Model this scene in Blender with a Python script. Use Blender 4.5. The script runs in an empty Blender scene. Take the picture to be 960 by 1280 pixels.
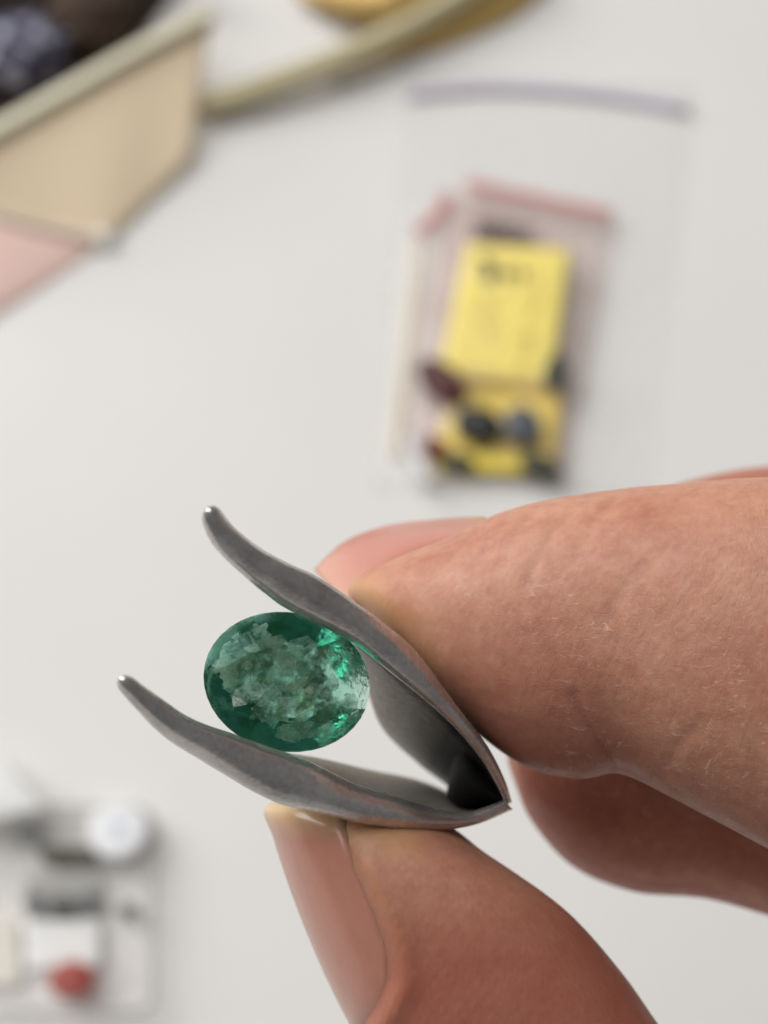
import bpy, bmesh, math, random
from mathutils import Vector, Matrix, noise

scene = bpy.context.scene
random.seed(7)
MM = 0.001

# ------------------------------------------------------------------ camera
PITCH = math.radians(62.0)          # how far the phone looks down on the table
CDIST = 330.0                       # mm from lens to table along the view axis
LENS = 51.4
cam_data = bpy.data.cameras.new("camera")
cam = bpy.data.objects.new("camera", cam_data)
scene.collection.objects.link(cam)
scene.camera = cam
cam_data.sensor_fit = 'VERTICAL'
cam_data.sensor_height = 36.0
cam_data.lens = LENS
cam_data.clip_start = 0.005
cam_data.clip_end = 20.0
cam_data.dof.use_dof = True
cam_data.dof.focus_distance = 0.0845
cam_data.dof.aperture_fstop = 25.0
CAM = Vector((0, -CDIST * math.cos(PITCH), CDIST * math.sin(PITCH)))      # mm
VF = Vector((0, math.cos(PITCH), -math.sin(PITCH)))
VR = Vector((1, 0, 0))
VU = VR.cross(VF)
rot = Matrix((VR, VU, -VF)).transposed()
cam.matrix_world = Matrix.Translation(CAM * MM) @ rot.to_4x4()
KPX = LENS / 36.0 * 1280.0          # pixels (of the 960x1280 frame) per unit slope


def P(px, py, d):
    """a point at pixel column/row of the photograph and d mm in front of the lens"""
    return CAM + VF * d + VR * ((px - 480.0) / KPX * d) + VU * ((640.0 - py) / KPX * d)


def T(px, py, z=0.0):
    """the point z mm above the table that is seen at that pixel"""
    r = VF + VR * ((px - 480.0) / KPX) + VU * ((640.0 - py) / KPX)
    return CAM + r * ((z - CAM.z) / r.z)


def to_px(w):
    q = w - CAM
    d = q.dot(VF)
    return 480.0 + q.dot(VR) / d * KPX, 640.0 - q.dot(VU) / d * KPX, d


# ------------------------------------------------------------------ world and lamps
world = bpy.data.worlds.new("World")
scene.world = world
world.use_nodes = True
bg = world.node_tree.nodes["Background"]
bg.inputs[0].default_value = (0.93, 0.96, 1.0, 1)
bg.inputs[1].default_value = 0.16


def area_lamp(name, loc, target, sx, sy, power, col):
    l = bpy.data.lights.new(name, 'AREA')
    l.shape = 'RECTANGLE'
    l.size, l.size_y, l.energy, l.color = sx, sy, power, col
    o = bpy.data.objects.new(name, l)
    scene.collection.objects.link(o)
    o.location = loc
    o.rotation_euler = (Vector(target) - Vector(loc)).to_track_quat('-Z', 'Y').to_euler()
    return o


# the tall window on the far left side of the table, and the soft ceiling bounce
area_lamp("window_light", (-1.25, 0.85, 1.05), (0, 0, 0.1), 1.4, 1.4, 32.0, (1.0, 0.995, 0.98))
area_lamp("ceiling_light", (-0.35, 0.35, 1.75), (0, 0, 0), 1.2, 1.0, 14.0, (1.0, 0.99, 0.97))

scene.view_settings.view_transform = 'Standard'
scene.view_settings.look = 'None'
scene.view_settings.exposure = 0.0
scene.view_settings.gamma = 1.0
scene.view_settings.use_curve_mapping = False
scene.cycles.use_denoising = True
scene.cycles.max_bounces = 11
scene.cycles.adaptive_threshold = 0.025
scene.cycles.transmission_bounces = 10
scene.cycles.transparent_max_bounces = 24
scene.cycles.sample_clamp_indirect = 6.0

# ------------------------------------------------------------------ helpers


def srgb(r, g, b):
    f = lambda c: (c / 255.0 / 12.92) if c / 255.0 <= 0.04045 else ((c / 255.0 + 0.055) / 1.055) ** 2.4
    return (f(r), f(g), f(b), 1.0)


class NT:
    """small node tree builder"""

    def __init__(s, name):
        s.m = bpy.data.materials.new(name)
        s.m.use_nodes = True
        s.t = s.m.node_tree
        s.t.nodes.clear()
        s.out = s.t.nodes.new('ShaderNodeOutputMaterial')
        s.coord = None

    def n(s, typ, **kw):
        nd = s.t.nodes.new('ShaderNode' + typ)
        for k, v in kw.items():
            setattr(nd, k, v)
        return nd

    def set(s, nd, **kw):
        for k, v in kw.items():
            sock = nd.inputs[k.replace('_', ' ')]
            if hasattr(v, 'is_output') or isinstance(v, bpy.types.NodeSocket):
                s.t.links.new(v, sock)
            else:
                sock.default_value = v
        return nd

    def link(s, a, b):
        s.t.links.new(a, b)

    def oc(s):
        if s.coord is None:
            s.coord = s.n('TexCoord')
        return s.coord.outputs['Object']

    def mapped(s, scale=(1, 1, 1), rotv=(0, 0, 0)):
        mp = s.n('Mapping')
        s.link(s.oc(), mp.inputs['Vector'])
        mp.inputs['Scale'].default_value = scale
        mp.inputs['Rotation'].default_value = rotv
        return mp.outputs[0]

    def noise(s, scale, detail=3.0, rough=0.55, vec=None, dist=0.0):
        nd = s.n('TexNoise')
        s.link(vec if vec is not None else s.oc(), nd.inputs['Vector'])
        nd.inputs['Scale'].default_value = scale
        nd.inputs['Detail'].default_value = detail
        nd.inputs['Roughness'].default_value = rough
        nd.inputs['Distortion'].default_value = dist
        return nd.outputs['Fac']

    def voro(s, scale, feature='F1', vec=None, rnd=1.0):
        nd = s.n('TexVoronoi', feature=feature)
        s.link(vec if vec is not None else s.oc(), nd.inputs['Vector'])
        nd.inputs['Scale'].default_value = scale
        nd.inputs['Randomness'].default_value = rnd
        return nd

    def ramp(s, fac, stops, interp='LINEAR'):
        nd = s.n('ValToRGB')
        nd.color_ramp.interpolation = interp
        els = nd.color_ramp.elements
        while len(els) < len(stops):
            els.new(0.5)
        for e, (p, c) in zip(els, stops):
            e.position = p
            e.color = c if len(c) == 4 else (*c, 1)
        s.link(fac, nd.inputs[0])
        return nd.outputs[0]

    def mix(s, fac, a, b, mode='MIX'):
        nd = s.n('MixRGB', blend_type=mode)
        for v, i in ((fac, 0), (a, 1), (b, 2)):
            if isinstance(v, bpy.types.NodeSocket):
                s.link(v, nd.inputs[i])
            else:
                nd.inputs[i].default_value = v
        return nd.outputs[0]

    def math(s, op, a, b=0.0):
        nd = s.n('Math', operation=op)
        for v, i in ((a, 0), (b, 1)):
            if isinstance(v, bpy.types.NodeSocket):
                s.link(v, nd.inputs[i])
            else:
                nd.inputs[i].default_value = v
        return nd.outputs[0]

    def bump(s, h, strength, dist, normal=None):
        nd = s.n('Bump')
        nd.inputs['Strength'].default_value = strength
        nd.inputs['Distance'].default_value = dist
        s.link(h, nd.inputs['Height'])
        if normal is not None:
            s.link(normal, nd.inputs['Normal'])
        return nd.outputs[0]

    def princ(s, **kw):
        nd = s.n('BsdfPrincipled')
        s.set(nd, **kw)
        s.link(nd.outputs[0], s.out.inputs[0])
        return nd


def simple_mat(name, col, rough=0.6, metal=0.0, var=0.12, scale=400.0, bumpd=0.00005, spec=0.5):
    t = NT(name)
    f = t.noise(scale, 4.0)
    c = t.mix(f, tuple(v * (1 - var) for v in col[:3]) + (1,), tuple(min(1, v * (1 + var)) for v in col[:3]) + (1,))
    t.princ(Base_Color=c, Roughness=rough, Metallic=metal, Specular_IOR_Level=spec,
            Normal=t.bump(t.noise(scale * 4, 3.0), 0.5, bumpd))
    return t.m


def film_mat(name, tint, haze, haze_col, rough=0.12, gloss=1.0):
    """thin clear plastic film: mostly see-through, a little milky, shiny at the folds"""
    t = NT(name)
    tr = t.n('BsdfTransparent'); tr.inputs[0].default_value = tint
    df = t.n('BsdfDiffuse'); df.inputs[0].default_value = haze_col
    gl = t.n('BsdfGlossy'); gl.inputs['Roughness'].default_value = rough
    tl = t.n('BsdfTranslucent'); tl.inputs[0].default_value = haze_col
    md = t.n('MixShader'); md.inputs[0].default_value = 0.5
    t.link(df.outputs[0], md.inputs[1]); t.link(tl.outputs[0], md.inputs[2])
    m1 = t.n('MixShader')
    hz = t.math('MULTIPLY', t.ramp(t.noise(60.0, 3.0), [(0.3, (0.5,) * 3), (0.7, (1.3,) * 3)]), haze)
    t.link(hz, m1.inputs[0]); t.link(tr.outputs[0], m1.inputs[1]); t.link(md.outputs[0], m1.inputs[2])
    lw = t.n('LayerWeight'); lw.inputs[0].default_value = 0.5
    fm = t.math('MULTIPLY', t.math('ADD', t.math('MULTIPLY', t.math('POWER', lw.outputs['Facing'], 4.0), 0.35), 0.03), gloss)
    m2 = t.n('MixShader')
    t.link(fm, m2.inputs[0]); t.link(m1.outputs[0], m2.inputs[1]); t.link(gl.outputs[0], m2.inputs[2])
    t.link(m2.outputs[0], t.out.inputs[0])
    return t.m


ORIG = {}


def build(name, verts, faces, mat, parent=None, origin=None, smooth=True):
    """verts in world millimetres -> one mesh object in metres"""
    if origin is None:
        if parent is not None:
            origin = sum(verts, Vector()) / len(verts)
        else:
            c = sum(verts, Vector()) / len(verts)
            origin = Vector((c.x, c.y, min(v.z for v in verts)))
    me = bpy.data.meshes.new(name)
    me.from_pydata([(v - origin) * MM for v in verts], [], faces)
    me.validate()
    me.update()
    bm = bmesh.new(); bm.from_mesh(me)
    bmesh.ops.recalc_face_normals(bm, faces=bm.faces)
    bm.to_mesh(me); bm.free()
    me.polygons.foreach_set('use_smooth', [smooth] * len(me.polygons))
    o = bpy.data.objects.new(name, me)
    scene.collection.objects.link(o)
    if mat:
        me.materials.append(mat)
    if parent is not None:
        o.parent = parent
        o.location = (origin - ORIG[parent.name]) * MM
    else:
        o.location = origin * MM
    ORIG[o.name] = origin
    return o


def empty(name, origin):
    o = bpy.data.objects.new(name, None)
    o.empty_display_size = 0.005
    scene.collection.objects.link(o)
    o.location = origin * MM
    ORIG[o.name] = origin.copy()
    return o


def tag(o, label, cat, group=None):
    o['label'] = label
    o['category'] = cat
    if group:
        o['group'] = group
    return o


def cr(pts, t):
    """Catmull-Rom through a list of equal-length tuples, t in 0..len-1"""
    n = len(pts)
    i = min(int(t), n - 2)
    f = t - i
    p0, p1, p2, p3 = (pts[max(0, min(n - 1, i + k))] for k in (-1, 0, 1, 2))
    if i == 0:
        p0 = tuple(2 * a - b for a, b in zip(p1, p2))
    if i + 2 > n - 1:
        p3 = tuple(2 * a - b for a, b in zip(p2, p1))
    return tuple(0.5 * (2 * b + (c - a) * f + (2 * a - 5 * b + 4 * c - d) * f * f + (3 * b - a - 3 * c + d) * f ** 3)
                 for a, b, c, d in zip(p0, p1, p2, p3))


def loft(rings, cap=True):
    n = len(rings[0])
    v = [p for r in rings for p in r]
    f = []
    for i in range(len(rings) - 1):
        for j in range(n):
            k = (j + 1) % n
            f.append((i * n + j, i * n + k, (i + 1) * n + k, (i + 1) * n + j))
    if cap:
        f.append(tuple(range(n)))
        b = (len(rings) - 1) * n
        f.append(tuple(range(b + n - 1, b - 1, -1)))
    return v, f


def tube(path, rad, n=10, flat=1.0, up=Vector((0, 0, 1))):
    """round or flattened tube along world points; rad number or list"""
    rings = []
    m = len(path)
    for i, p in enumerate(path):
        a = path[max(0, i - 1)]; b = path[min(m - 1, i + 1)]
        d = (b - a).normalized()
        s = d.cross(up).normalized()
        u = s.cross(d).normalized()
        r = rad[i] if isinstance(rad, (list, tuple)) else rad
        rings.append([p + s * (r * math.cos(q)) + u * (r * flat * math.sin(q)) for q in
                      (2 * math.pi * j / n for j in range(n))])
    return loft(rings)


def merge(*vf):
    V, F = [], []
    for v, f in vf:
        b = len(V)
        V += v
        F += [tuple(i + b for i in q) for q in f]
    return V, F


def sheet(A, B, nu, nv, thick=0.6, bulge=0.0, wob=0.0, seed=0):
    """thick sheet lofted between two world curves A and B (lists of Vectors), bulged along its normal"""
    ta = [tuple(p) for p in A]; tb = [tuple(p) for p in B]
    g = []
    for j in range(nv + 1):
        row = []
        for i in range(nu + 1):
            u = i / nu
            a = Vector(cr(ta, u * (len(ta) - 1))); b = Vector(cr(tb, u * (len(tb) - 1)))
            row.append(a.lerp(b, j / nv))
        g.append(row)
    nrm = []
    for j in range(nv + 1):
        for i in range(nu + 1):
            du = g[j][min(nu, i + 1)] - g[j][max(0, i - 1)]
            dv = g[min(nv, j + 1)][i] - g[max(0, j - 1)][i]
            nn = du.cross(dv)
            nrm.append(nn.normalized() if nn.length > 1e-9 else Vector((0, 0, 1)))
    V = []
    for side in (0, 1):
        for j in range(nv + 1):
            for i in range(nu + 1):
                p = g[j][i]; nn = nrm[j * (nu + 1) + i]
                h = bulge * math.sin(math.pi * i / nu) ** 0.6 * math.sin(math.pi * j / nv) ** 0.6 if bulge else 0.0
                if wob:
                    h += wob * noise.noise(p * 0.06 + Vector((seed, 0, 0)))
                V.append(p + nn * (h - side * thick))
    w = nu + 1
    off = w * (nv + 1)
    F = []
    for j in range(nv):
        for i in range(nu):
            a = j * w + i
            F.append((a, a + 1, a + w + 1, a + w))
            F.append((off + a, off + a + w, off + a + w + 1, off + a + 1))
    for i in range(nu):
        F.append((i, off + i, off + i + 1, i + 1))
        a = nv * w + i
        F.append((a, a + 1, off + a + 1, off + a))
    for j in range(nv):
        a = j * w
        F.append((a, a + w, off + a + w, off + a))
        a = j * w + nu
        F.append((a, off + a, off + a + w, a + w))
    return V, F


def hull(points):
    bm = bmesh.new()
    for p in points:
        bm.verts.new(p)
    r = bmesh.ops.convex_hull(bm, input=bm.verts)
    junk = [g for g in r['geom_interior'] if isinstance(g, bmesh.types.BMVert)]
    if junk:
        bmesh.ops.delete(bm, geom=junk, context='VERTS')
    bmesh.ops.dissolve_limit(bm, angle_limit=0.002, verts=bm.verts, edges=bm.edges)
    bm.verts.index_update()
    V = [v.co.copy() for v in bm.verts]
    F = [tuple(v.index for v in f.verts) for f in bm.faces]
    bm.free()
    return V, F


def gem_points(a, b, crown, pav, tbl=0.58, n=8, gn=32, gh=0.25, keel=0.0):
    """oval brilliant: table towards +z, centre of the girdle at the origin"""
    pts = []
    for k in range(n):
        q = 2 * math.pi * (k + 0.5) / n
        pts.append(Vector((a * tbl * math.cos(q), b * tbl * math.sin(q), crown)))
        q = 2 * math.pi * k / n
        pts.append(Vector((a * 0.80 * math.cos(q), b * 0.80 * math.sin(q), crown * 0.62)))
        q = 2 * math.pi * (k + 0.5) / n
        pts.append(Vector((a * 0.52 * math.cos(q), b * 0.52 * math.sin(q), -gh - (pav - gh) * 0.60)))
    for k in range(gn):
        q = 2 * math.pi * k / gn
        for z in (gh * 0.5, -gh * 0.5):
            pts.append(Vector((a * math.cos(q), b * math.sin(q), z)))
    pts.append(Vector((-keel, 0, -pav)))
    if keel:
        pts.append(Vector((keel, 0, -pav)))
    return pts


# ------------------------------------------------------------------ materials
t = NT("white_table")
c = t.mix(t.noise(9.0, 4.0, 0.6), srgb(218, 215, 210), srgb(228, 226, 223))
c = t.mix(t.math('MULTIPLY', t.ramp(t.noise(420.0, 2.0), [(0.70, (0, 0, 0)), (0.78, (1, 1, 1))]), 0.25), c, srgb(186, 180, 172))
t.princ(Base_Color=c, Roughness=0.55, Specular_IOR_Level=0.25,
        Normal=t.bump(t.noise(900.0, 2.0), 0.25, 0.00008))
M_TABLE = t.m

# skin
t = NT("skin")
blotch = t.noise(190.0, 3.0, 0.6)
base = t.ramp(blotch, [(0.28, srgb(174, 114, 93)), (0.5, srgb(188, 131, 108)), (0.74, srgb(200, 149, 125))])
fine = t.noise(1100.0, 5.0, 0.7)
base = t.mix(0.42, base, t.ramp(fine, [(0.3, srgb(160, 103, 82)), (0.7, srgb(204, 156, 128))]))
att = t.n('Attribute', attribute_name='blanch')
base = t.mix(att.outputs['Fac'], base, srgb(200, 156, 108))
att2 = t.n('Attribute', attribute_name='flush_shade')
base = t.mix(att2.outputs['Fac'], base, srgb(154, 78, 63))  # fingertip redness together with shade painted into the skin colour
# pale dry flakes, thin and curled, mostly along the side of the finger
fmask = t.n('Attribute', attribute_name='dry')
d1 = t.noise(1.0, 3.0, 0.6, vec=t.mapped((2300, 2300, 620), (0.5, 0.35, 0.2)), dist=0.6)
d2 = t.noise(1.0, 3.0, 0.6, vec=t.mapped((620, 2500, 2500), (0.2, 0.7, 0.6)), dist=0.6)
k1 = t.ramp(d1, [(0.60, (0, 0, 0)), (0.74, (1, 1, 1))])
k2 = t.ramp(d2, [(0.60, (0, 0, 0)), (0.74, (1, 1, 1))])
curl = t.mix(1.0, k1, k2, 'SCREEN')
clump = t.ramp(t.noise(130.0, 2.0), [(0.36, (0.08,) * 3), (0.62, (1, 1, 1))])
flk = t.mix(1.0, curl, clump, 'MULTIPLY')
flk = t.mix(1.0, flk, fmask.outputs['Color'], 'MULTIPLY')
flf = t.math('MULTIPLY', flk, 0.48)
base = t.mix(flf, base, srgb(236, 205, 184))
# skin lines
lines = t.voro(3000.0, 'DISTANCE_TO_EDGE', vec=t.mapped((1.0, 0.55, 1.0), (0.2, 0.3, 0.5)))
lr = t.ramp(lines.outputs['Distance'], [(0.0, (0, 0, 0)), (0.12, (1, 1, 1))])
lrm = t.mix(t.ramp(fmask.outputs['Fac'], [(0.0, (0.94,) * 3), (1.0, (0.45,) * 3)]), lr, (1, 1, 1, 1))
b1 = t.bump(lrm, 0.3, 0.00006)
wv = []
for rv in ((0.3, 0.2, 0.9), (0.5, -0.4, 2.3)):
    w = t.n('TexWave'); w.inputs['Scale'].default_value = 620.0; w.inputs['Distortion'].default_value = 5.0
    w.inputs['Detail'].default_value = 2.0; w.inputs['Detail Scale'].default_value = 0.35
    t.link(t.mapped((1, 1, 1), rv), w.inputs['Vector'])
    wv.append(w.outputs['Fac'])
b1 = t.bump(t.math('MULTIPLY', wv[0], wv[1]), 0.22, 0.00004, b1)
b2 = t.bump(t.noise(1100.0, 6.0, 0.7), 0.35, 0.00007, b1)
b3 = t.bump(flk, 0.4, 0.00008, b2)
rg = t.ramp(t.noise(700.0, 3.0), [(0.3, (0.42,) * 3), (0.7, (0.62,) * 3)])
pr = t.princ(Base_Color=base, Roughness=rg, Specular_IOR_Level=0.42, Normal=b3,
             Subsurface_Weight=0.5, Subsurface_Radius=(1.0, 0.30, 0.16), Subsurface_Scale=0.0013)
M_SKIN = t.m


def nail_mat(name, bed, edge, lo, hi):
    """nail plate: glossy, pink bed, paler free edge held in the 'free' attribute"""
    t = NT(name)
    a = t.n('Attribute', attribute_name='free')
    f = t.ramp(t.math('ADD', a.outputs['Fac'], t.math('MULTIPLY', t.math('SUBTRACT', t.noise(300.0, 2.0), 0.5), 0.18)),
               [(lo, (0, 0, 0)), (hi, (1, 1, 1))])
    st = t.noise(1.0, 3.0, vec=t.mapped((1500, 260, 1500), (0.0, 0.0, 0.42)))
    bedc = t.mix(st, tuple(v * 0.86 for v in bed[:3]) + (1,), bed)
    col = t.mix(f, bedc, edge)
    t.princ(Base_Color=col, Roughness=0.30, Specular_IOR_Level=0.5, Coat_Weight=0.35, Coat_Roughness=0.18,
            Subsurface_Weight=0.5, Subsurface_Radius=(1.0, 0.45, 0.3), Subsurface_Scale=0.001,
            Normal=t.bump(st, 0.3, 0.00006))
    return t.m


M_NAIL_T = nail_mat("thumb_nail", srgb(194, 134, 114), srgb(218, 182, 136), -0.1, 0.75)
M_NAIL_I = nail_mat("index_nail", srgb(196, 126, 108), srgb(210, 152, 128), 0.6, 0.95)

# worn steel
t = NT("worn_steel")
st = t.noise(260.0, 4.0, 0.6)
gr = t.noise(3200.0, 3.0, 0.6)
c = t.ramp(st, [(0.3, srgb(174, 168, 163)), (0.55, srgb(199, 194, 190)), (0.75, srgb(214, 210, 206))])
c = t.mix(0.10, c, t.ramp(gr, [(0.3, srgb(124, 114, 108)), (0.7, srgb(214, 208, 202))]))
geo = t.n('NewGeometry')
wear = t.ramp(t.math('ADD', geo.outputs['Pointiness'], t.math('MULTIPLY', t.math('SUBTRACT', gr, 0.5), 0.10)), [(0.50, (0, 0, 0)), (0.57, (1, 1, 1))])
c = t.mix(t.math('MULTIPLY', wear, 0.6), c, srgb(232, 228, 222))
pit = t.ramp(t.noise(1500.0, 4.0, 0.7), [(0.27, (1, 1, 1)), (0.38, (0, 0, 0))])
c = t.mix(t.math('MULTIPLY', pit, 0.25), c, srgb(96, 84, 76))
t.princ(Base_Color=c, Metallic=0.80, Roughness=t.ramp(st, [(0.3, (0.20,) * 3), (0.7, (0.34,) * 3)]),
        Normal=t.bump(t.noise(2600.0, 4.0, 0.7), 0.4, 0.00005, t.bump(t.noise(330.0, 2.0), 0.25, 0.00010)))
M_STEEL = t.m
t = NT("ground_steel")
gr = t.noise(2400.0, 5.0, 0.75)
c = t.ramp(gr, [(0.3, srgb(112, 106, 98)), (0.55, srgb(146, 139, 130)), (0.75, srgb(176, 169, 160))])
so = t.n('Attribute', attribute_name='joint_shade')
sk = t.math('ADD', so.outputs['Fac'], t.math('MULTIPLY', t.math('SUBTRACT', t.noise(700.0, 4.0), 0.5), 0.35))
c = t.mix(t.ramp(sk, [(0.25, (0, 0, 0)), (0.8, (1, 1, 1))]), c, srgb(24, 23, 21))  # shade near the joint is put into the blade colour
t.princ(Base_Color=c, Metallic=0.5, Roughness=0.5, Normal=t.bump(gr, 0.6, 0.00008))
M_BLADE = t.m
t = NT("shade_black_steel")
c = t.mix(t.noise(600.0, 3.0), srgb(12, 12, 11), srgb(30, 28, 27))  # near-black colour stands for the deep shade of the joint
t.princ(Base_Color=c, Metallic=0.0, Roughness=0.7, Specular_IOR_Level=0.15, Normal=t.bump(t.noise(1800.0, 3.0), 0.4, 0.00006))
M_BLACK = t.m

# emerald body, and the pale mossy inclusions inside it
t = NT("emerald")
sf = t.noise(700.0, 4.0, 0.6)
pr = t.n('BsdfPrincipled')
t.set(pr, Base_Color=(0.80, 1.0, 0.92, 1), Roughness=t.ramp(sf, [(0.35, (0.03,) * 3), (0.7, (0.20,) * 3)]), IOR=1.57, Transmission_Weight=1.0, Specular_IOR_Level=0.2, Specular_Tint=(0.30, 0.60, 0.52, 1),
      Normal=t.bump(t.noise(900.0, 3.0, 0.55), 0.35, 0.00010))
t.link(pr.outputs[0], t.out.inputs[0])
va = t.n('VolumeAbsorption')
va.inputs['Color'].default_value = (0.03, 0.61, 0.47, 1)
va.inputs["Density"].default_value = 320.0
t.link(va.outputs[0], t.out.inputs['Volume'])
M_EMERALD = t.m
t = NT("inclusion")
tone = t.n('Attribute', attribute_name='tone')
nzv = t.math('MULTIPLY', t.math('SUBTRACT', t.noise(1300.0, 5.0, 0.7), 0.5), 0.7)
c = t.ramp(t.math('ADD', tone.outputs['Fac'], nzv),
           [(0.05, srgb(120, 140, 110)), (0.35, srgb(176, 192, 164)), (0.65, srgb(220, 230, 212)), (1.0, srgb(250, 255, 253))])
df = t.n('BsdfDiffuse'); t.link(c, df.inputs[0])
tl = t.n('BsdfTranslucent'); t.link(c, tl.inputs[0])
m1 = t.n('MixShader'); m1.inputs[0].default_value = 0.35
t.link(df.outputs[0], m1.inputs[1]); t.link(tl.outputs[0], m1.inputs[2])
tr = t.n('BsdfTransparent')
m2 = t.n('MixShader')
t.link(t.ramp(t.noise(800.0, 6.0, 0.75), [(0.36, (0.0,) * 3), (0.62, (0.85,) * 3)]), m2.inputs[0])
t.link(tr.outputs[0], m2.inputs[1]); t.link(m1.outputs[0], m2.inputs[2])
t.link(m2.outputs[0], t.out.inputs[0])
M_INCL = t.m

# ------------------------------------------------------------------ the setting: white table
c0 = T(480, 640)
tv = [Vector((-900, -700, 0)), Vector((900, -700, 0)), Vector((900, 1100, 0)), Vector((-900, 1100, 0))]
tb = [v + Vector((0, 0, -22)) for v in tv]
table = build("table", tv + tb, [(0, 1, 2, 3), (7, 6, 5, 4), (0, 4, 5, 1), (1, 5, 6, 2), (2, 6, 7, 3), (3, 7, 4, 0)],
              M_TABLE, origin=Vector((0, 0, 0)), smooth=False)
table['kind'] = 'structure'

# ------------------------------------------------------------------ the emerald
GA, GB = 4.95, 4.07
GC = P(359, 852, 86.2)
gd = (GC - CAM).normalized()
gz = (-gd + VR * 0.12 + VU * 0.04).normalized()          # table of the stone faces the lens
gx0 = VR - VU * 0.20
gx = (gx0 - gz * gx0.dot(gz)).normalized()
gy = gz.cross(gx)
GM = Matrix((gx, gy, gz)).transposed()


def gw(p):
    return GC + GM @ p


pts = gem_points(GA, GB, 0.70, 3.3, tbl=0.60, gn=40, gh=0.30, keel=0.7)
V, F = hull(pts)
V = [gw(v) for v in V]
base = Vector((GC.x, GC.y, min(v.z for v in V)))
emerald = empty("emerald", base)
tag(emerald, "oval faceted green emerald with pale mossy inclusions, pinched between the two steel arms", "gemstone")
stone = build("faceted_stone", V, F, M_EMERALD, emerald, smooth=False)
# clouds of pale inclusions: ragged little veils inside the stone
rng = random.Random(11)


def veil(c, r, nrm):
    """an angular broken flake"""
    a = nrm.orthogonal().normalized(); b = nrm.cross(a)
    n = rng.randint(5, 7)
    ph = rng.uniform(0, 6.28)
    V = [gw(c + nrm * rng.uniform(-0.08, 0.08))]
    for k in range(n):
        q = ph + 2 * math.pi * (k + rng.uniform(-0.3, 0.3)) / n
        rr = r * rng.uniform(0.6, 1.25)
        V.append(gw(c + a * (rr * math.cos(q)) + b * (rr * 0.75 * math.sin(q)) + nrm * rng.uniform(-0.06, 0.06)))
    return V, [(0, 1 + k, 1 + (k + 1) % n) for k in range(n)]


veils, tones = [], []


def flake(px_, py_, z, r, tn):
    """px_, py_ in half-axes of the stone"""
    v = veil(Vector((px_ * GA, py_ * GB, z)), r, Vector((rng.uniform(-.3, .3), rng.uniform(-.3, .3), 1)).normalized())
    veils.append(v); tones.extend([tn] * len(v[0]))


for k in range(230):
    while True:
        x, y = rng.uniform(-0.85, 0.85), rng.uniform(-0.85, 0.8)
        # mossy in the middle and towards the lower right, clear along the rim and at the upper right
        w = (x - 0.04) ** 2 / 0.70 + (y + 0.06 + 0.2 * x) ** 2 / 0.52
        if w < rng.uniform(0.3, 1.0):
            break
    rr_ = math.hypot(x, y)
    zt_ = 0.62 if rr_ < 0.55 else max(0.02, 0.62 - (rr_ - 0.55) * 1.6)
    flake(x, y, rng.uniform(-0.4, zt_), rng.choice((rng.uniform(0.12, 0.4), rng.uniform(0.5, 0.95))), min(1, max(0, rng.gauss(0.42, 0.34))))
for k in range(26):        # flakes stand in for light glints at upper left rim, sparkles in the middle
    q = math.radians(rng.uniform(118, 190))
    f = rng.uniform(0.74, 0.86)
    flake(f * math.cos(q), f * math.sin(q), rng.uniform(-0.25, 0.02), rng.uniform(0.14, 0.42), rng.uniform(0.85, 1.0))
for k in range(22):
    flake(rng.uniform(-0.4, 0.2), rng.uniform(-0.5, 0.1), rng.uniform(0.4, 0.64), rng.uniform(0.06, 0.16), 1.0)
V, F = merge(*veils)
inc = build("inclusion_glint_cloud", V, F, M_INCL, emerald, smooth=False)
at = inc.data.attributes.new('tone', 'FLOAT', 'POINT')
at.data.foreach_set('value', tones)
inc['kind'] = 'stuff'

# ------------------------------------------------------------------ the tweezers
# stations: outer edge px, inner edge px, depth of the near rim, far inner px, far depth
UP = [(268, 626, 247, 640, 77.5, 256, 641, 79.0),
      (296, 661, 266, 683, 78.8, 274, 680, 81.0),
      (342, 694, 310, 726, 80.4, 318, 722, 83.2),
      (399, 721, 357, 762, 82.0, 366, 752, 86.0),
      (443, 751, 410, 788, 83.4, 424, 772, 89.0),
      (479, 777, 446, 809, 84.4, 448, 822, 93.0),
      (522, 815, 496, 848, 85.6, 474, 904, 99.0),
      (570, 880, 552, 894, 87.0, 520, 952, 103.0),
      (608, 930, 594, 940, 88.5, 556, 980, 105.0),
      (630, 972, 619, 979, 90.0, 578, 1000, 106.0),
      (640, 1003, 632, 1006, 91.5, 588, 1010, 107.0)]
LO = [(140, 853, 156, 838, 77.5, 156, 842, 79.0),
      (171, 888, 192, 865, 78.8, 190, 870, 81.0),
      (208, 924, 238, 896, 80.2, 236, 900, 83.2),
      (265, 960, 290, 915, 81.8, 288, 922, 86.0),
      (335, 1000, 343, 934, 83.4, 344, 938, 89.5),
      (400, 1018, 391, 952, 84.6, 402, 948, 94.0),
      (462, 1032, 442, 978, 86.0, 462, 962, 99.0),
      (516, 1038, 500, 996, 87.4, 520, 974, 103.0),
      (556, 1038, 545, 1010, 88.8, 560, 990, 105.0),
      (598, 1030, 586, 1014, 90.2, 578, 1004, 106.0),
      (641, 1012, 630, 1000, 91.5, 590, 1010, 107.0)]


PROF = [(1.0, 0.05), (0.86, -0.42), (0.42, -0.86), (0.02, -1.0), (-0.66, -0.72), (-0.98, -0.15), (-0.84, 0.5), (0.0, 0.8), (0.8, 0.5)]
for _ in range(2):
    PROF = [q for (a, b), (c, d) in zip(PROF, PROF[1:] + PROF[:1]) for q in ((a * .82 + c * .18, b * .82 + d * .18), (a * .18 + c * .82, b * .18 + d * .82))]


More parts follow.
